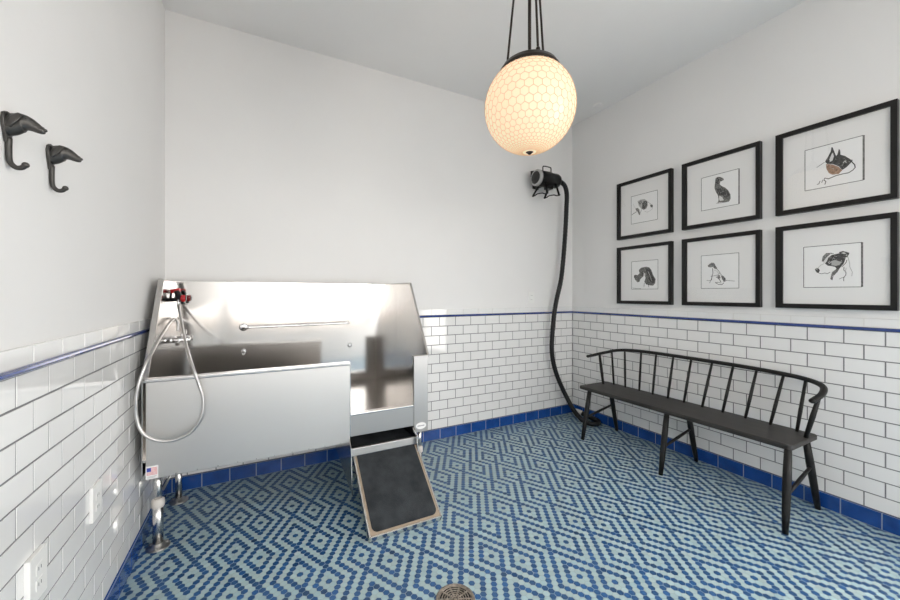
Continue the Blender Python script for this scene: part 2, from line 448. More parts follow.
WP={'back':(XL,XR,1.359,.1542,-.336,.1541),'right':(YF,YB,.660,.1553,.670,.1560),'left':(YF,YB,1.269,.1558,1.34,.1550)}
bases={}
for side,(ua,ub,ph,pt,bph,bpt) in WP.items():
    P=wall_map(side); mb=MB(); u0,u1=ua-.12*(side=='back'),ub+.12
    if side=='back': u1=ub+.12
    # plaster slab, stopping behind the tiles
    a=[P(u0,-SET,0),P(u1,-.12,ZC)]
    def slab(ua_,ub_,d0,d1,z0,z1,mi):
        p=P(ua_,d0,z0); q=P(ub_,d1,z1)
        mb.box(min(p[0],q[0]),max(p[0],q[0]),min(p[1],q[1]),max(p[1],q[1]),z0,z1,mi)
    if side=='right':
        slab(u0,SIDE_OPEN[0],-.12,-SET,-.08,ZC+.1,0); slab(SIDE_OPEN[1],u1,-.12,-SET,-.08,ZC+.1,0)
        slab(SIDE_OPEN[0],SIDE_OPEN[1],-.12,-SET,SIDE_OPEN[3],ZC+.1,0); slab(SIDE_OPEN[0],SIDE_OPEN[1],-.12,-SET,-.08,SIDE_OPEN[2],0)
        ua=SIDE_OPEN[1]+.02
    else: slab(u0,u1,-.12,-SET,-.08,ZC+.1,0)
    slab(ua,ub,-SET,-.0015,0,Z_RAIL0+.003,1)      # grout bed
    slab(ua,ub,-SET,-.0018,Z_RAIL0+.003,Z_CAP-.002,3)
    for r in range(12):
        z1=Z_RAIL0-r*PITCH; z0=z1-PITCH
        rows(mb,P,ua,ub,ph+(pt/2 if r%2 else 0),pt,z0,z1,2)
    # cap course above the rail, half a tile showing, pale joints
    rows(mb,P,ua,ub,ph+pt/2,pt,Z_RAIL1,Z_CAP,2,j=.0030)
    w=mb.build('wall_'+side,[M['paint'],M['grout'],M['tile'],M['lgrout']],fix=False)
    struct(w)
    # blue pencil rail
    rb=MB(); k=math.floor((ua-ph-pt/2)/pt)
    prof=[(-.006,Z_RAIL0+.0005),(.004,Z_RAIL0+.0005),(.0095,Z_RAIL0+.004),(.0115,(Z_RAIL0+Z_RAIL1)/2),(.0095,Z_RAIL1-.004),(.004,Z_RAIL1-.0005),(-.006,Z_RAIL1-.0005)]
    while ph+pt/2+k*pt<ub:
        a=max(ua,ph+pt/2+k*pt)+.0006; b=min(ub,ph+pt/2+(k+1)*pt)-.0006
        if b-a>.004:
            n=len(prof); vs=[P(a,d,z) for d,z in prof]+[P(b,d,z) for d,z in prof]
            rb.add(vs,[(i,(i+1),(i+1)+n,i+n) for i in range(n-1)]+[tuple(range(n)),tuple(range(n,2*n))[::-1]])
        k+=1
    rr=rb.build('trim_'+str({'left':1,'back':2,'right':3}[side]),[M['rail']]); struct(rr)
    # blue baseboard tiles
    bb=MB(); k=math.floor((ua-bph)/bpt); T=.010
    p=P(ua,-.0035,-.0005); q=P(ub,T-.0015,Z_BASE-.002)
    bb.box(min(p[0],q[0]),max(p[0],q[0]),min(p[1],q[1]),max(p[1],q[1]),-.0005,Z_BASE-.002,1)
    P2=lambda u,d,z,P=P:P(u,d+T,z)
    while bph+k*bpt<ub:
        a=max(ua,bph+k*bpt)+.0009; b=min(ub,bph+(k+1)*bpt)-.0009
        if b-a>.004: tile(bb,P2,a,b,.0012,Z_BASE-.001,0,ch=.002,depth=.013)
        k+=1
    o=bb.build('baseboard_'+side,[M['blue'],M['bgrout']]); struct(o)
# ceiling
c=MB().box(XL-.12,XR+.12,YF-.12,YB+.12,ZC,ZC+.1).build('ceiling',[M['ceil']]); struct(c)
# wall behind the camera with a wide window, and the added side-light opening in the right wall
fw=MB(); x0,x1,z0,z1=WIN; yf=YF
fw.box(XL-.12,x0,yf-.12,yf,-.08,ZC+.1); fw.box(x1,XR+.12,yf-.12,yf,-.08,ZC+.1)
fw.box(x0,x1,yf-.12,yf,z1,ZC+.1); fw.box(x0,x1,yf-.12,yf,-.08,z0)
struct(fw.build('wall_front',[M['paint']]))
wf=MB()
for a,c_ in ((x0,x0+.05),(x1-.05,x1),((x0+x1)/2-.025,(x0+x1)/2+.025)): wf.box(a,c_,yf-.09,yf-.03,z0,z1)
for a,c_ in ((z0,z0+.05),(z1-.05,z1)): wf.box(x0,x1,yf-.09,yf-.03,a,c_)
struct(wf.build('window_1',[M['winframe']]))
wf=MB(); y0,y1,z0,z1=SIDE_OPEN
for a,c_ in ((y0,y0+.06),(y1-.06,y1)): wf.box(XR+.03,XR+.09,a,c_,z0,z1)
for a,c_ in ((z0,z0+.10),(z1-.06,z1)): wf.box(XR+.03,XR+.09,y0,y1,a,c_)
struct(wf.build('side_opening_1',[M['winframe']]))  # frame around the unseen opening added for its light
struct(MB().box(-14,18,-22,YF-.2,-.3,-.12).build('ground',[M['ground']]))

# ================================================================ DOG WASHING TUB
TX0,TX1,TY0,TY1,TZ,TT = -.490,.952,2.165,2.770,.845,1.320     # extents, rim height, splash height
EX0,EX1 = .460,.856                                           # step-in opening
TB=.375
tub=thing('dog_washing_tub',(.23,2.45,0),'stainless steel dog washing tub on legs with high splash back in the left corner','pet bath')
b=MB(); b.box(TX0,TX1,TY1,TY1+.016,TB,TT)
b.build('backsplash',[M['steel_h']],tub,bevel=.003)
for sx,xx in ((1,TX0),(-1,TX1)):
    w=MB(); x=xx if sx>0 else xx-.004
    poly=[(x,TY0+.004,TB),(x,TY1,TB),(x,TY1,TT),(x,TY1-.285,TT),(x,TY0+.004,TZ)]
    w.prism(poly,(.004,0,0))
    # folded return along the sloping front edge
    a=Vector((xx,TY1-.285,TT)); c_=Vector((xx,TY0+.004,TZ)); d=(c_-a).normalized(); n=Vector((0,-d.z,d.y))
    if n.y>0: n=-n
    mid=(a+c_)/2; L=(c_-a).length/2
    wdt=.026 if sx>0 else .012
    w.obox(mid+Vector((sx*wdt/2 if sx>0 else 0.004,0,0))-n*.004, (wdt/2,0,0), d*L, n*.006)
    w.box(min(xx,xx+sx*.018),max(xx,xx+sx*.018),TY1-.29,TY1,TT-.003,TT+.002)
    w.build('side_wing',[M['steel_s']],tub,bevel=.0015)
f=MB(); f.box(TX0+.016,EX0,TY0,TY0+.020,TB,TZ-.008)
f.build('front_panel',[M['steel_f']],tub,bevel=.003)
f=MB(); f.box(TX0-.002,EX0+.002,TY0-.006,TY0+.030,TZ-.020,TZ)
f.build('rim',[M['steel_e']],tub,bevel=.006,seg=3)
f=MB(); f.box(EX0-.003,EX0+.003,TY0-.002,TY0+.024,.41,TZ-.02)
f.build('edge_strip',[M['steel_e']],tub,bevel=.0015)
f=MB(); f.box(EX0,EX1,TY0+.002,TY0+.020,.408,.536)
f.build('entry_sill_panel',[M['steel_c']],tub,bevel=.002)
f=MB(); f.box(EX0,EX1,TY0,TY0+.040,.528,.541)
f.build('entry_lip',[M['steel_e']],tub,bevel=.004,seg=3)
f=MB(); f.box(EX1,TX1,TY0,TY0+.020,TB-.012,TZ-.004); f.box(EX1-.004,TX1+.004,TY0-.004,TY0+.026,TZ-.010,TZ+.003)
f.build('corner_panel',[M['steel_c']],tub,bevel=.002)
f=MB(); f.box(TX0+.004,TX1-.004,TY0+.018,TY1,.452,.462); f.box(TX0+.01,EX0,TY0+.018,TY1,TB+.002,TB+.006)
f.build('basin_floor',[M['steel_s']],tub)
# ramp bay under the step-in end: two hanging cheek plates, cross bar, inner mat
for x in (EX0-.006,EX1+.002):
    f=MB(); f.prism([(x,2.085,.109),(x,2.62,.195),(x,2.62,.40),(x,TY0+.002,.40),(x,2.12,.36)],(.004,0,0))
    f.build('cheek_plate',[M['steel_s']],tub)
f=MB(); f.box(EX0,EX1+.002,TY0-.016,TY0+.004,.300,.343); f.box(EX0,EX1,TY0+.004,TY0+.10,.300,.304)
f.build('cross_bar',[M['steel_f']],tub,bevel=.002)
f=MB(); f.box(EX0+.004,EX1-.004,TY0+.012,2.62,.325,.335)
f.build('inner_mat',[M['carpet']],tub)
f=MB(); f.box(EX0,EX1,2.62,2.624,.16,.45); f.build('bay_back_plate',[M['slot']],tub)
# ramp
rt=Vector((0,2.150,.296)); rb_=Vector((0,1.790,.0345)); dv=(rb_-rt); Lr=dv.length; dv.normalize(); nv=Vector((0,dv.z,-dv.y)); 
if nv.z<0: nv=-nv
rx0,rx1=.474,.870
f=MB(); T=.030
def rp(x,s,h): p=rt+dv*s+nv*h; return (x,p.y,p.z)
f.prism([rp(rx0,0,-.006),rp(rx0,Lr,-.006),rp(rx0,Lr,-.030),rp(rx0,0,-.018)],(rx1-rx0,0,0))
f.prism([rp(rx0,.0,.003),rp(rx0,Lr,.003),rp(rx0,Lr+.004,-.034),rp(rx0,.0,-.024)],(.007,0,0))
f.prism([rp(rx1-.007,.0,.003),rp(rx1-.007,Lr,.003),rp(rx1-.007,Lr+.004,-.034),rp(rx1-.007,.0,-.024)],(.007,0,0))
f.prism([rp(rx0,Lr-.006,.003),rp(rx0,Lr,.003),rp(rx0,Lr+.004,-.034),rp(rx0,Lr-.006,-.034)],(rx1-rx0,0,0))
ramp=f.build('ramp',[M['steel_e']],tub,bevel=.0015)
def round_mat(inset,h0,h1,rad):
    x0=rx0+inset; x1=rx1-inset; s0=.0; s1=Lr-inset; pts=[(x0,s0),(x1,s0)]
    for k in range(9):
        a=PI/2*k/8; pts.append((x1-rad+rad*math.cos(a), s1-rad+rad*math.sin(a)))
    for k in range(9):
        a=PI/2+PI/2*k/8; pts.append((x0+rad+rad*math.cos(a), s1-rad+rad*math.sin(a)))
    m_=MB(); lo=[rp(x,s,h0) for x,s in pts]; d=nv*(h1-h0); m_.prism(lo,d); return m_
round_mat(.008,-.006,.0015,.006).build('mat_border',[M['carpet2']],ramp)
round_mat(.020,.0,.006,.030).build('ramp_mat',[M['carpet']],ramp)
f=MB(); f.tube([(.845,2.16,.40),(.872,2.12,.335)],.005,8); f.build('ramp_stay',[M['chrome']],tub)
# legs
def leg(x,y,lower=.0215,upper=.0165,collar=True,ztop=TB):
    l=MB(); l.tube([(x,y,.012),(x,y,.225)],lower,20); l.tube([(x,y,.20),(x,y,ztop)],upper,20)
    lg=l.build('leg',[M['steel_e']],tub)
    c_=MB(); c_.lathe((x,y,0),[(lower+.001,.196),(lower+.005,.200),(lower+.005,.232),(upper+.001,.240)],n=24)
    c_.build('leg_collar',[M['clearpl']],lg)
    g=MB(); g.lathe((x,y,0),[(.048,.0),(.048,.005),(.040,.008),(lower+.006,.010),(lower+.004,.022),(lower,.024)],n=28)
    for k in range(3):
        a=2*PI*k/3+.5; g.lathe((x+.037*math.cos(a),y+.037*math.sin(a),0),[(.007,.006),(.007,.012),(.003,.014)],n=8)
    g.build('foot_flange',[M['steel_d']],lg)
leg(-.447,2.262); leg(-.436,2.705,.017,.014); leg(.930,2.25,.016,.013,ztop=TB-.012); leg(.915,2.705,.017,.014)
f=MB(); f.tube([(-.43,2.27,.27),(-.38,2.30,.374)],.006,8); f.build('leg_brace',[M['steel_d']],tub)
f=MB(); f.lathe((-.315,2.33,.330),[(.0,0),(.03,.004),(.052,.022),(.056,.046)],n=28); f.tube([(-.315,2.33,.36),(-.22,2.40,.355),(-.05,2.72,.30)],.02,14); f.build('drain_pipe',[M['white']],tub)
# grab rail and eyelets on the splash back
yb=TY1
f=MB(); pr=spline([(-.100,yb,1.022),(-.100,yb-.045,1.022),(-.085,yb-.055,1.023),(0,yb-.056,1.024),(.3,yb-.056,1.026),(.545,yb-.056,1.029),(.565,yb-.050,1.029),(.570,yb,1.029)],6)
f.tube(pr,.0075,12); gr=f.build('grab_rail',[M['chrome']],tub)
for x,z in ((-.100,1.022),(.570,1.029)):
    r_=.026 if x<0 else .014
    f=MB(); f.lathe((x,yb,z),[(r_,-.0005),(r_,-.004),(r_*.7,-.008),(.008,-.009)],'y',n=24)
    f.build('rail_flange',[M['chrome']],gr)
for x,z in ((-.100,.862),(.585,.862)):
    f=MB(); f.lathe((x,yb,z),[(.016,0),(.016,-.004),(.008,-.008)],'y',n=16)
    f.tube([(x+.011*math.cos(a),yb-.016,z-.004+.013*math.sin(a)) for a in [2*PI*k/14 for k in range(14)]],.003,8,closed=True,up=(0,1,0))
    f.build('tether_eyelet',[M['chrome']],tub)
# rivets along the bottom hem of the front panel
for k in range(10):
    f=MB(); f.lathe((-.36+k*.085,TY0,TB+.008),[(.0035,0),(.0035,-.0015),(.001,-.0025)],'y',n=8)
    f.build('rivet',[M['steel_d']],tub)
# flag sticker and oval badge
y=TY0-.0008
f=MB(); f.box(-.4735,-.427,y,TY0+.001,.3785,.4375,0)
f.build('flag_sticker',[M['wht']],tub)
st=f
fo=MB(); ys=y-.0004
for k in range(7): fo.box(-.470,-.4305,ys,y,.4300-k*.0052-.0022,.4300-k*.0052,1)
fo.box(-.470,-.4535,ys-.0004,y,.4300-.0180,.4300,0)
for k,wd_ in enumerate((.034,.028)): fo.box(-.467,-.467+wd_,ys,y,.3885-k*.005,.3900-k*.005,2)
fo.build('flag_print',[M['fblue'],M['fred'],M['gtext']],tub)
f=MB(); n=28; cx_,cz_=.904,.402
ov=[(cx_+.036*math.cos(2*PI*k/n), y, cz_+.021*math.sin(2*PI*k/n)) for k in range(n)]
f.prism(ov,(0,.0018,0)); f.build('oval_badge',[M['wht']],tub)
f=MB(); 
for k in range(9): f.box(cx_-.023+k*.0052,cx_-.0195+k*.0052,y-.0004,y,cz_-.0035,cz_+.0035)
f.build('badge_print',[M['gtext']],tub)
# faucet
fx,fz=-.452,.962
fa=MB(); fa.tube([(fx-.030,yb-.045,fz),(fx+.055,yb-.045,fz)],.015,16)
fa.tube([(fx-.022,yb,fz),(fx-.022,yb-.045,fz)],.011,12); fa.tube([(fx+.045,yb,fz),(fx+.045,yb-.045,fz)],.011,12)
fa.lathe((fx-.022,yb,fz),[(.022,0),(.020,-.008),(.011,-.010)],'y',n=16); fa.lathe((fx+.045,yb,fz),[(.022,0),(.020,-.008),(.011,-.010)],'y',n=16)
fa.tube([(fx+.030,yb-.045,fz),(fx+.030,yb-.047,fz+.055)],.008,12); fa.tube([(fx+.01,yb-.045,fz-.004),(fx+.012,yb-.085,fz-.022)],.011,12)
fauc=fa.build('faucet',[M['chrome']],tub)
for x in (fx-.030,fx+.058):
    h=MB(); h.lathe((x,yb-.045,fz),[(.012,-.012),(.017,-.010),(.017,.012),(.012,.014)],'x',n=16); h.tube([(x,yb-.05,fz),(x+.004,yb-.098,fz+.006)],[.0055,.004],10)
    h.build('lever_handle',[M['chrome']],fauc)

# ================================================================ HAND SHOWER hanging at the tub's left end
sh=thing('hand_shower',(-.43,2.70,1.21),'red and black hand sprayer with looped grey metal hose on the tub\'s left end','sprayer')
SX,SY,SZ=-.440,2.69,1.225
f=MB(); f.tube(spline([(SX-.045,SY+.02,SZ-.022),(SX-.01,SY,SZ-.018),(SX+.018,SY-.005,SZ-.01)],4),.011,14)
f.tube(spline([(SX+.004,SY,SZ-.022),(SX+.004,SY-.004,SZ+.012),(SX-.004,SY-.006,SZ+.034)],4),[.014]*4+[.016]*4+[.015],14)
f.tube([(SX-.036,SY+.012,SZ-.012),(SX-.030,SY+.008,SZ+.026)],.006,10)
f.tube([(SX+.020,SY-.008,SZ-.010),(SX+.026,SY-.012,SZ-.044)],.008,10)
f.build('grip',[M['blackm']],sh)
f=MB(); f.tube([(SX-.032,SY+.006,SZ+.030),(SX+.014,SY-.008,SZ+.038)],.012,12,ry=.008); f.build('trigger',[M['red']],sh)
f=MB(); f.lathe((SX+.018,SY-.012,SZ-.012),[(.012,.0),(.020,.004),(.021,.018),(.017,.024)],'x',n=20); f.build('spray_head',[M['red']],sh)
f=MB(); f.lathe((SX+.0415,SY-.012,SZ-.012),[(.015,.0),(.015,.003),(.011,.004)],'x',n=18); f.build('spray_face',[M['blackm']],sh)
f=MB(); f.tube([(SX+.006,SY-.006,SZ-.020),(SX+.008,SY-.010,SZ-.055)],[.010,.0075],12); f.build('hose_nut',[M['chrome']],sh)
hp=[(-0.435,2.680,1.174),(-0.405,2.580,1.091),(-0.372,2.450,1.016),(-0.332,2.300,0.941),(-0.289,2.140,0.884),(-0.263,2.125,0.802),(-0.247,2.125,0.728),(-0.255,2.120,0.644),(-0.298,2.120,0.580),(-0.367,2.120,0.557),(-0.430,2.120,0.571),(-0.477,2.120,0.615),(-0.496,2.120,0.682),(-0.498,2.120,0.763),(-0.488,2.125,0.837),(-0.470,2.140,0.910),(-0.457,2.180,0.958),(-0.451,2.280,1.007),(-0.453,2.420,1.044),(-0.461,2.580,1.070),(-0.458,2.700,1.091),(-0.444,2.720,1.071),(-0.443,2.724,1.016)]
f=MB(); path=spline(hp,14); rad=[.0068+(.0007 if k%2 else -.0005) for k in range(len(path))]
f.tube(path,rad,12); f.build('spray_hose',[M['hose']],sh)

# ================================================================ BENCH
bx=thing('bench',(2.63,1.61,0),'long black spindle-back wooden bench along the white tiled right wall','bench')
SZ0,SZ1=.414,.443
sy0,sy1=.885,2.335
f=MB(); n=24; pts=[]
def seat_front(y): return 2.455+.006*math.sin((y-sy0)/(sy1-sy0)*PI)
pts=[(2.462,sy0+.012),(2.475,sy0),(2.79,sy0+.004),(2.805,sy0+.018),(2.805,sy1-.018),(2.79,sy1-.004),(2.475,sy1),(2.462,sy1-.012)]
f.prism([(x,y,SZ0) for x,y in pts],(0,0,SZ1-SZ0)); f.build('seat',[M['seatwood']],bx,bevel=.007,seg=3)
for yf_,yk,xf_,xk in ((2.264,2.270,2.432,2.868),(1.574,1.582,2.430,2.866),(.890,.906,2.404,2.850)):
    tf=yf_+(1.61-yf_)*.02; 
    a=(xf_+.072,tf,SZ0+.004); b_=(xf_,yf_,0); c1=(2.755,yk+(1.61-yk)*.03,SZ0+.004); d1=(xk,yk,0)
    for p,q in ((a,b_),(c1,d1)):
        p=Vector(p); q=Vector(q); l=MB(); l.tube([p,p.lerp(q,.35),p.lerp(q,.75),q],[.0165,.0195,.0175,.0135],14); l.build('leg',[M['wood']],bx)
    p=Vector(a).lerp(Vector(b_),.56); q=Vector(c1).lerp(Vector(d1),.40)
    l=MB(); l.tube([p,(p+q)/2,q],[.008,.0105,.008],10); l.build('stretcher',[M['wood']],bx)
# bent top rail
rl=[(2.600,2.358,.682),(2.650,2.342,.690),(2.705,2.324,.701),(2.765,2.288,.717),(2.815,2.222,.738),(2.838,2.10,.752),(2.842,1.9,.759),(2.842,1.61,.760),(2.842,1.3,.758),(2.838,1.06,.750),(2.818,.932,.740),(2.768,.860,.725),(2.700,.842,.696),(2.630,.858,.664)]
f=MB(); path=spline(rl,8); f.tube(path,.0125,14,ry=.016,up=(0,0,1)); 
for p in (path[0],path[-1]): f.ell(p,.014,.0165,.0135,14)
f.build('top_rail',[M['wood']],bx)
tops=[2.262,2.160,2.010,1.878,1.738,1.604,1.462,1.330,1.197,1.058,.950]
bots=[2.212,2.098,1.968,1.852,1.730,1.610,1.484,1.355,1.224,1.094,.968]
def rail_at(y):
    c_=[p for p in path if p.x>2.72]; p=min(c_,key=lambda q:abs(q.y-y)); return p
for t_,b_ in zip(tops,bots):
    p=rail_at(t_); l=MB(); q=Vector((2.757,b_,SZ1-.006)); tp=Vector((p.x,t_,p.z-.004))
    l.tube([q,q.lerp(tp,.4),tp],[.0080,.0098,.0075],10); l.build('spindle',[M['wood']],bx)
for q,tp in (((2.695,2.272,SZ1-.006),(2.705,2.322,.696)),((2.685,.905,SZ1-.006),(2.698,.850,.690))):
    q=Vector(q); tp=Vector(tp); l=MB(); l.tube([q,q.lerp(tp,.5),tp],[.0105,.0130,.0100],12); l.build('arm_post',[M['wood']],bx)

# ================================================================ FRAMED DOG SKETCHES
F_INFO=[('f1',2.020,1.9825,'framed sketch of a spotted hound head facing right, upper row nearest the room corner'),
 ('f2',1.4385,1.9825,'framed sketch of a dark seated hound seen from behind, middle of the upper row'),
 ('f3',.8575,1.9825,'framed sketch of a prick-eared black and brown dog head, upper row'),
 ('f4',2.020,1.406,'framed sketch of a shaggy dark dog head facing left, lower row nearest the room corner'),
 ('f5',1.4385,1.406,'framed sketch of a sitting puppy looking left, middle of the lower row'),
 ('f6',.8575,1.406,'framed sketch of a black and white terrier head facing left, lower row')]
def ink(mb,shape,X,Yc,Zc,layer):
    kind,sh_,w,pts=shape; x=X-.0004-.00012*layer
    q=[(Yc-a*1e-4,Zc+b*1e-4) for a,b in pts]
    if kind=='p':
        mb.prism([(x,y_,z_) for y_,z_ in q],(.0001,0,0),sh_)
        if sh_ in (0,1,4):                                # engraved hatching inside the dark areas
            ys_=[a for a,_ in q]; zs_=[c for _,c in q]
            area_=(max(ys_)-min(ys_))*(max(zs_)-min(zs_)); n=len(q)
            for _k in range(int(min(70,area_*26000))):
                a=random.uniform(min(ys_),max(ys_)); c=random.uniform(min(zs_),max(zs_)); inside=False
                for i in range(n):
                    (ya,za),(yb_,zb)=q[i],q[i-1]
                    if (za>c)!=(zb>c) and a<(yb_-ya)*(c-za)/(zb-za)+ya: inside=not inside
                if not inside: continue
                t=random.gauss(1.0,.35); L=random.uniform(.0015,.0042); d=Vector((0,math.cos(t),math.sin(t)))
                mb.obox((x-.00006,a,c),(.00003,0,0),d*L,Vector((0,-d.z,d.y))*.00055,random.choice((2,3,3,0)) if sh_!=4 else random.choice((1,4,3)))
    else:
        w=w*.0048/2
        for (y0_,z0_),(y1_,z1_) in zip(q[:-1],q[1:]):
            d=Vector((0,y1_-y0_,z1_-z0_)); L=d.length; d.normalize(); nn=Vector((0,-d.z,d.y))
            mb.obox((x,(y0_+y1_)/2,(z0_+z1_)/2),(.00005,0,0),d*(L/2+w*.6),nn*w,sh_)
for key,Yc,Zc,lab in F_INFO:
    X0=XR+SET; H=.2503; I=.2205; XF=XR-.030
    t=thing('picture_frame',(X0,Yc,Zc),lab,'picture','framed dog sketches on the right wall')
    f=MB()
    o_=[(-H,-H),(H,-H),(H,H),(-H,H)]; i_=[(-I,-I),(I,-I),(I,I),(-I,I)]
    vs=[]
    for x,l in ((X0-.0003,o_),(XF,o_),(XF,i_),(XF+.018,i_),(X0-.0003,i_)): vs += [(x,Yc+a+(.0053 if l is o_ else 0),Zc+c_*(1.010 if l is o_ else 1.022)) for a,c_ in l]
    fs=[]
    for k in range(4):
        for j in range(4): fs.append((k*4+j,k*4+(j+1)%4,(k+1)*4+(j+1)%4,(k+1)*4+j))
    for j in range(4): fs.append((16+j,16+(j+1)%4,(j+1)%4,j))
    f.add(vs,fs); f.build('frame',[M['frame']],t,bevel=.0015)
    IZ=I*1.022
    MB().box(XF+.014,X0-.004,Yc-I,Yc+I,Zc-IZ,Zc+IZ).build('mat_board',[M['matb']],t)
    pz={'f1':1.9725,'f2':1.9725,'f3':1.9755,'f4':1.4015,'f5':1.4,'f6':1.3985}[key]; py={'f1':2.016,'f2':1.437,'f3':.8545,'f4':2.0125,'f5':1.438,'f6':.8605}[key]
    h=.1205; XP=XF+.0135
    pr_=MB().box(XP,XF+.014,py-h,py+h,pz-h,pz+h).build('print',[M['paper']],t)
    g=MB()
    bw=.0042
    for sgn in (-1,1):
        bwv=bw*(1.9 if (key in('f3','f6','f2') and sgn==-1) else .8)
        g.box(XP-.0003,XP,py+sgn*h-bwv/2,py+sgn*h+bwv/2,pz-h,pz+h,1)
        g.box(XP-.0003,XP,py-h,py+h,pz+sgn*h-bw*.4,pz+sgn*h+bw*.4,1)
    fc={'f1':(2.016,1.973),'f4':(2.012,1.401),'f2':(1.437,1.973),'f5':(1.438,1.401),'f3':(.855,1.975),'f6':(.861,1.399)}[key]
    for li,sp in enumerate(ART[key]): ink(g,sp,XP,fc[0],fc[1],li)
    g.build('ink_drawing',[M['ink0'],M['ink1'],M['ink2'],M['ink3'],M['ink4']],pr_,fix=False)
    MB().add([(XF+.007,Yc-I,Zc-IZ),(XF+.007,Yc-I,Zc+IZ),(XF+.007,Yc+I,Zc+IZ),(XF+.007,Yc+I,Zc-IZ)],[(0,1,2,3)]).build('glass_pane',[M['glass']],t,fix=False)

# ================================================================ GLOBE PENDANT
LX,LY,LZ,LR=1.2160,1.4800,2.188,.227
lp=thing('pendant_lamp',(LX,LY,ZC),'large lit round globe pendant in honeycomb netting hanging from dark rods','lamp')
f=MB(); prof=[]
for k in range(29):
    a=math.radians(-90+ (90+62)*k/28); prof.append((max(LR*math.cos(a),.0005),LR*math.sin(a)))
f.lathe((LX,LY,LZ),prof,n=64); gl=f.build('globe_shade',[M['globe']],lp)
# honeycomb netting: hexagons laid on the sphere through a Mercator map
nb=MB(); NH=36; aH=2*PI/NH; sH=aH/math.sqrt(3); R_=LR+.0006
def sph(u,v):
    lat=2*math.atan(math.exp(v))-PI/2
    return Vector((LX+R_*math.cos(lat)*math.cos(u),LY+R_*math.cos(lat)*math.sin(u),LZ+R_*math.sin(lat)))
v0_=-2.55; v1_=1.20; r=0; v=v0_
while v<v1_:
    off=(r%2)*aH/2
    for k in range(NH):
        u=k*aH+off
        A_=sph(u,v+sH/2); B_=sph(u+aH/2,v+sH); C_=sph(u+aH,v+sH/2); D_=sph(u,v-sH/2)
        wr=.0013
        for p,q in ((A_,B_),(B_,C_),(D_,A_)): nb.tube([p,q],wr,3,caps=False,smooth=False)
    v+=1.5*sH; r+=1
nb.build('wire_netting',[M['net']],gl,fix=False)
f=MB(); f.lathe((LX,LY,LZ-LR),[(.0005,-.012),(.006,-.010),(.014,-.003),(.020,.001),(.018,.004)],n=20); f.build('finial',[M['oil']],lp)
cz=LZ+LR*math.sin(math.radians(55)); cr=LR*math.cos(math.radians(55))
f=MB(); f.lathe((LX,LY,cz),[(cr-.006,-.022),(cr+.020,-.020),(cr+.022,-.002),(cr+.012,.008),(cr+.008,.020),(cr-.010,.034),(.060,.046),(.030,.052),(.026,.075),(.012,.090),(.009,.095)],n=48)
f.build('fitter_cap',[M['oil']],lp)
f=MB(); f.tube([(LX,LY,cz+.08),(LX,LY,ZC-.02)],.0085,12); f.build('stem',[M['oil']],lp)
f=MB(); f.lathe((LX,LY,ZC),[(.085,-.001),(.085,-.012),(.065,-.026),(.020,-.034),(.010,-.040)],n=32); f.build('ceiling_canopy',[M['oil']],lp)
for k,a in enumerate((10,130,250)):
    a=math.radians(a); r1=cr-.010; r0=.060
    p=Vector((LX+r1*math.cos(a),LY+r1*math.sin(a),cz+.024)); q=Vector((LX+r0*math.cos(a),LY+r0*math.sin(a),ZC-.022))
    f=MB(); f.tube([p,q],.0058,10); f.ell(p+(q-p).normalized()*.012,.011,.011,.013,12); f.tube([p-Vector((0,0,.012)),p],.008,10)
    f.build('rod',[M['oil']],lp)
# ================================================================ WALL DRYER
DX0,DX1,DY,DZ,DR=2.295,2.570,2.700,2.334,.074
dr=thing('wall_dryer',(2.45,YB,DZ),'black cylindrical pet dryer mounted high on the wall near the corner','dryer')
f=MB(); f.lathe((0,DY,DZ),[(DR*.96,DX0+.014),(DR,DX0+.02),(DR,DX0+.16),(DR*.93,DX0+.165),(DR*.93,DX1-.03),(DR*.8,DX1-.008),(DR*.4,DX1),(.026,DX1+.002),(.024,DX1+.03)],'x',n=36)
f.box(2.42,2.48,DY-.030,DY+.030,DZ-DR-.018,DZ-DR+.02)
f.build('motor_body',[M['blackm']],dr)
f=MB(); f.lathe((0,DY,DZ),[(DR*.70,DX0+.010),(DR*.74,DX0-.006),(DR*.96,DX0-.004),(DR*1.05,DX0+.004),(DR*1.05,DX0+.022),(DR,DX0+.024)],'x',n=36); ring=f.build('intake_ring',[M['greyring']],dr)
f=MB(); f.lathe((0,DY,DZ),[(DR*.80,DX0+.004),(DR*.80,DX0-.006),(DR*.6,DX0-.010),(.0005,DX0-.013)],'x',n=30)
f.build('intake_filter',[M['mesh']],dr)
f=MB(); f.tube(spline([(2.37,DY-.01,DZ+DR-.004),(2.37,DY-.01,DZ+DR+.034),(2.385,DY-.01,DZ+DR+.044),(2.455,DY-.01,DZ+DR+.044),(2.47,DY-.01,DZ+DR+.034),(2.47,DY-.01,DZ+DR-.004)],4),.0055,10); f.build('carry_handle',[M['blackm']],dr)
for xx,fx_ in ((2.372,2.345),(2.500,2.492)):
    f=MB()
    for yy,fz_ in ((2.605,2.172),(2.800,2.190)):
        f.tube([(xx,DY+(yy-DY)*.5,DZ-DR*.72),(fx_,yy,fz_+.004)],.0098,10); f.ell((fx_,yy,fz_),.011,.015,.009,10)
    f.tube(spline([(fx_,2.605,2.174),(fx_,2.635,2.172),(fx_,2.67,2.188),(fx_,2.74,2.196),(fx_,2.775,2.188),(fx_,2.800,2.192)],4),.0055,8)
    f.build('stand',[M['blackm']],dr)
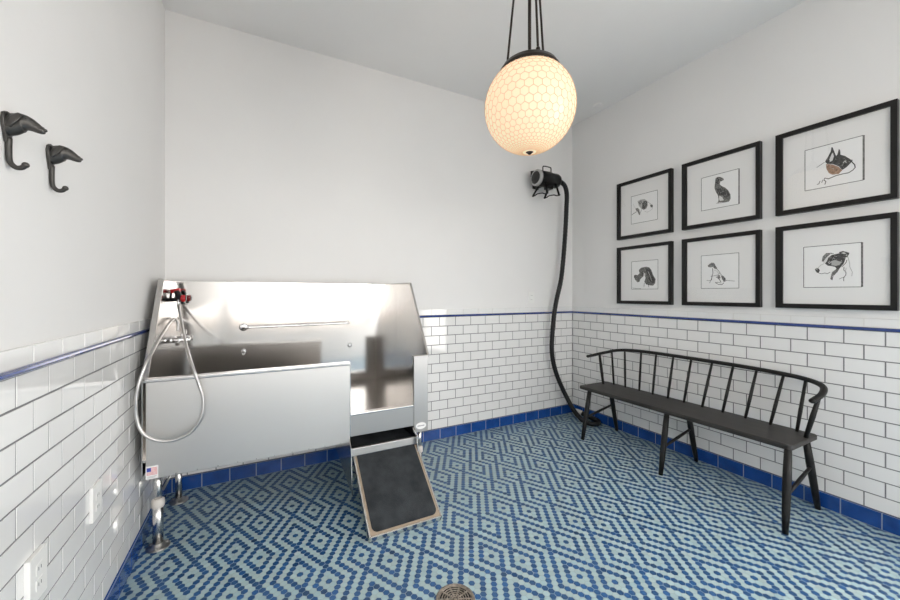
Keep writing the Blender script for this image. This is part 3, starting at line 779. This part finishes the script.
f=MB(); f.box(2.375,2.445,YB+SET-.008,YB+SET,DZ-.06,DZ+DR-.01); f.prism([(2.352,YB+SET-.001,DZ+DR+.040),(2.352,YB+SET-.001,DZ+DR-.02),(2.352,DY+.03,DZ+DR*.5),(2.352,DY-.01,DZ+DR-.002),(2.352,DY+.02,DZ+DR+.012)],(.035,0,0)); f.box(2.38,2.44,DY+.04,YB+SET-.004,DZ-.05,DZ+.03)
f.build('wall_bracket',[M['blackm']],dr)
hs=[(DX1+.012,DY,DZ),(2.625,DY+.002,DZ-.004),(2.672,DY+.008,DZ-.036),(2.700,DY+.015,DZ-.110),(2.708,2.728,2.10),(2.704,2.738,1.88),(2.683,2.742,1.62),(2.648,2.742,1.38),(2.590,2.742,1.18),(2.558,2.742,1.03),(2.534,2.742,.82),(2.529,2.742,.70),(2.548,2.742,.57),(2.590,2.738,.44),(2.648,2.726,.310),(2.695,2.700,.200),(2.715,2.640,.105),(2.718,2.550,.045),(2.735,2.460,.026),(2.785,2.425,.026),(2.838,2.445,.026),(2.866,2.500,.027),(2.864,2.570,.032),(2.855,2.625,.042),(2.842,2.665,.050)]
f=MB(); path=spline(hs,14); f.tube(path,[.0215+(.0012 if k%2 else -.0008) for k in range(len(path))],14); dh=f.build('blower_hose',[M['rubber']],dr)
e=path[-1]; d=(path[-1]-path[-3]).normalized()
f=MB(); f.tube([e-d*.01,e+d*.012,e+d*.045,e+d*.065],[.024,.025,.022,.018],16); f.build('nozzle',[M['clearpl']],dr)

# ================================================================ DOG-HEAD COAT HOOKS
def hook(Y,ztop,label):
    t=thing('coat_hook',(XL-SET,Y,ztop-.04),label,'hook','dog head coat hooks on the left wall')
    x0=XL-SET; K=lambda o_,z_,dy=0:(x0+o_,Y+dy,ztop+z_)
    f=MB()
    # wall plate narrowing into the stem
    prof=[(-.016,-.006),(-.006,.0),(.006,.0),(.017,-.006),(.021,-.020),(.019,-.036),(.012,-.056),(.008,-.072),(-.008,-.072),(-.012,-.056),(-.019,-.036),(-.021,-.020)]
    f.prism([K(.0003,z_,dy) for dy,z_ in prof],(.007,0,0))
    f.lathe((x0+.007,Y-.010,ztop-.036),[(.005,.0),(.0045,.003),(.001,.004)],'x',n=12)
    pl_=f.build('mounting_plate',[M['bronze']],t,bevel=.002)
    f=MB(); pth=spline([K(.002,-.030),K(.010,-.028),K(.020,-.023),K(.030,-.020),K(.039,-.021),K(.048,-.025),K(.057,-.030),K(.064,-.032),K(.067,-.032)],5)
    def rr(i,vals):
        t_=i/(len(pth)-1)*(len(vals)-1); k=min(int(t_),len(vals)-2); return vals[k]+(vals[k+1]-vals[k])*(t_-k)
    f.tube(pth,[rr(i,[.026,.0245,.0225,.0210,.0165,.0128,.0100,.0084,.0058]) for i in range(len(pth))],18,ry=[rr(i,[.019,.018,.0175,.0175,.0145,.0098,.0075,.0060,.0030]) for i in range(len(pth))],up=(0,0,1))
    for sg in (-1,1): f.ell(K(.040,-.013,sg*.0095),.0060,.0045,.0045,10)
    f.ell(K(.0665,-.0305),.0048,.0052,.0042,12)
    hd=f.build('dog_head',[M['bronze']],t)
    for sg in (-1,1):
        f=MB(); pts=spline([K(.030,-.005,sg*.0145),K(.025,-.014,sg*.0190),K(.018,-.026,sg*.0200),K(.012,-.038,sg*.0185)],5)
        f.tube(pts,[.003+.008*math.sin(PI*(.12+.80*i/(len(pts)-1))) for i in range(len(pts))],12,ry=.0032,up=(1,0,.3)); f.build('ear',[M['bronze']],hd)
    f=MB(); pth2=spline([K(.006,-.060),K(.006,-.085),K(.007,-.110),K(.011,-.121),K(.019,-.1275),K(.028,-.126),K(.034,-.119)],6)
    f.tube(pth2,[.0064-.0008*min(1,i/12) for i in range(len(pth2))],12); f.ell(pth2[-1],.0070,.0070,.0070,12)
    f.build('hook_arm',[M['bronze']],t)
    return t
hook(1.240,1.664,'dog head iron hook mounted higher and further left on the left wall')
hook(1.440,1.660,'dog head iron hook to the right of its twin, nearer the tub')

# ================================================================ OUTLET PLATES
def outlet(P,u,z,label,w=.072,h=.118,deep=.006,base=0.0,plain=False):
    loc=P(u,base,z); t=thing('wall_outlet',loc,label,'outlet')
    def bx_(mb,u0,u1,d0,d1,z0,z1,mi=0):
        p=P(u0,d0,z0); q=P(u1,d1,z1); mb.box(min(p[0],q[0]),max(p[0],q[0]),min(p[1],q[1]),max(p[1],q[1]),z0,z1,mi)
    f=MB(); bx_(f,u-w/2,u+w/2,base-.0005,base+deep,z-h/2,z+h/2); f.build('cover_plate',[M['white']],t,bevel=.002)
    f=MB()
    for s_ in (-1,1):
        bx_(f,u-.016,u+.016,base+deep,base+deep+.0015,z+s_*.020-.013,z+s_*.020+.013)
        for q_ in (-1,1): bx_(f,u+q_*.006-.0012,u+q_*.006+.0012,base+deep+.0012,base+deep+.0018,z+s_*.020-.004,z+s_*.020+.005,1)
    f.build('socket',[M['white'],M['slot']],t,bevel=.0006)
PL=wall_map('left'); PBk=wall_map('back')
outlet(PL,1.342,.508,'white outlet plate low on the tiled left wall, nearest the camera',w=.084,h=.122,deep=.012)
outlet(PL,1.735,.508,'white outlet plate low on the tiled left wall, nearer the tub',w=.080,h=.122,deep=.010)
outlet(PBk,2.360,1.205,'small white outlet plate on the back wall above the blue rail',base=-SET,h=.115,deep=.004)

# ================================================================ FLOOR DRAIN, CEILING ESCUTCHEON
dx,dy=.700,1.315
dn=thing('floor_drain',(dx,dy,0),'round slotted metal drain in the mosaic floor','drain')
f=MB(); f.lathe((dx,dy,0),[(.080,-.001),(.080,.003),(.076,.005),(.070,.0045),(.068,.0003)],n=48)
f.build('rim',[M['iron']],dn)
f=MB(); f.lathe((dx,dy,0),[(.069,.0002),(.069,.0008),(.0005,.0009)],n=32); f.build('well',[M['slot']],dn)
f=MB()
for k in range(10):
    a=2*PI*k/10+.2; d=Vector((math.cos(a),math.sin(a),0)); q=Vector((-d.y,d.x,0)); f.obox(Vector((dx,dy,.0026))+d*.040,d*.030,q*.0030,(0,0,.0014))
for r_ in (.013,.0235,.034,.0445,.055,.0655):
    f.tube([(dx+r_*math.cos(2*PI*k/36),dy+r_*math.sin(2*PI*k/36),.0022) for k in range(36)],.0021,6,closed=True,up=(0,0,1))
f.ell((dx,dy,.0022),.008,.008,.0022,12)
f.build('grate',[M['iron']],dn)
o=MB().lathe((2.80,2.42,ZC),[(.045,-.0005),(.045,-.006),(.038,-.012),(.0005,-.014)],n=32).build('ceiling_cap',[M['ceil']],origin=(2.80,2.42,ZC))
tag(o,'small round white cover plate on the ceiling by the far right corner','cover')
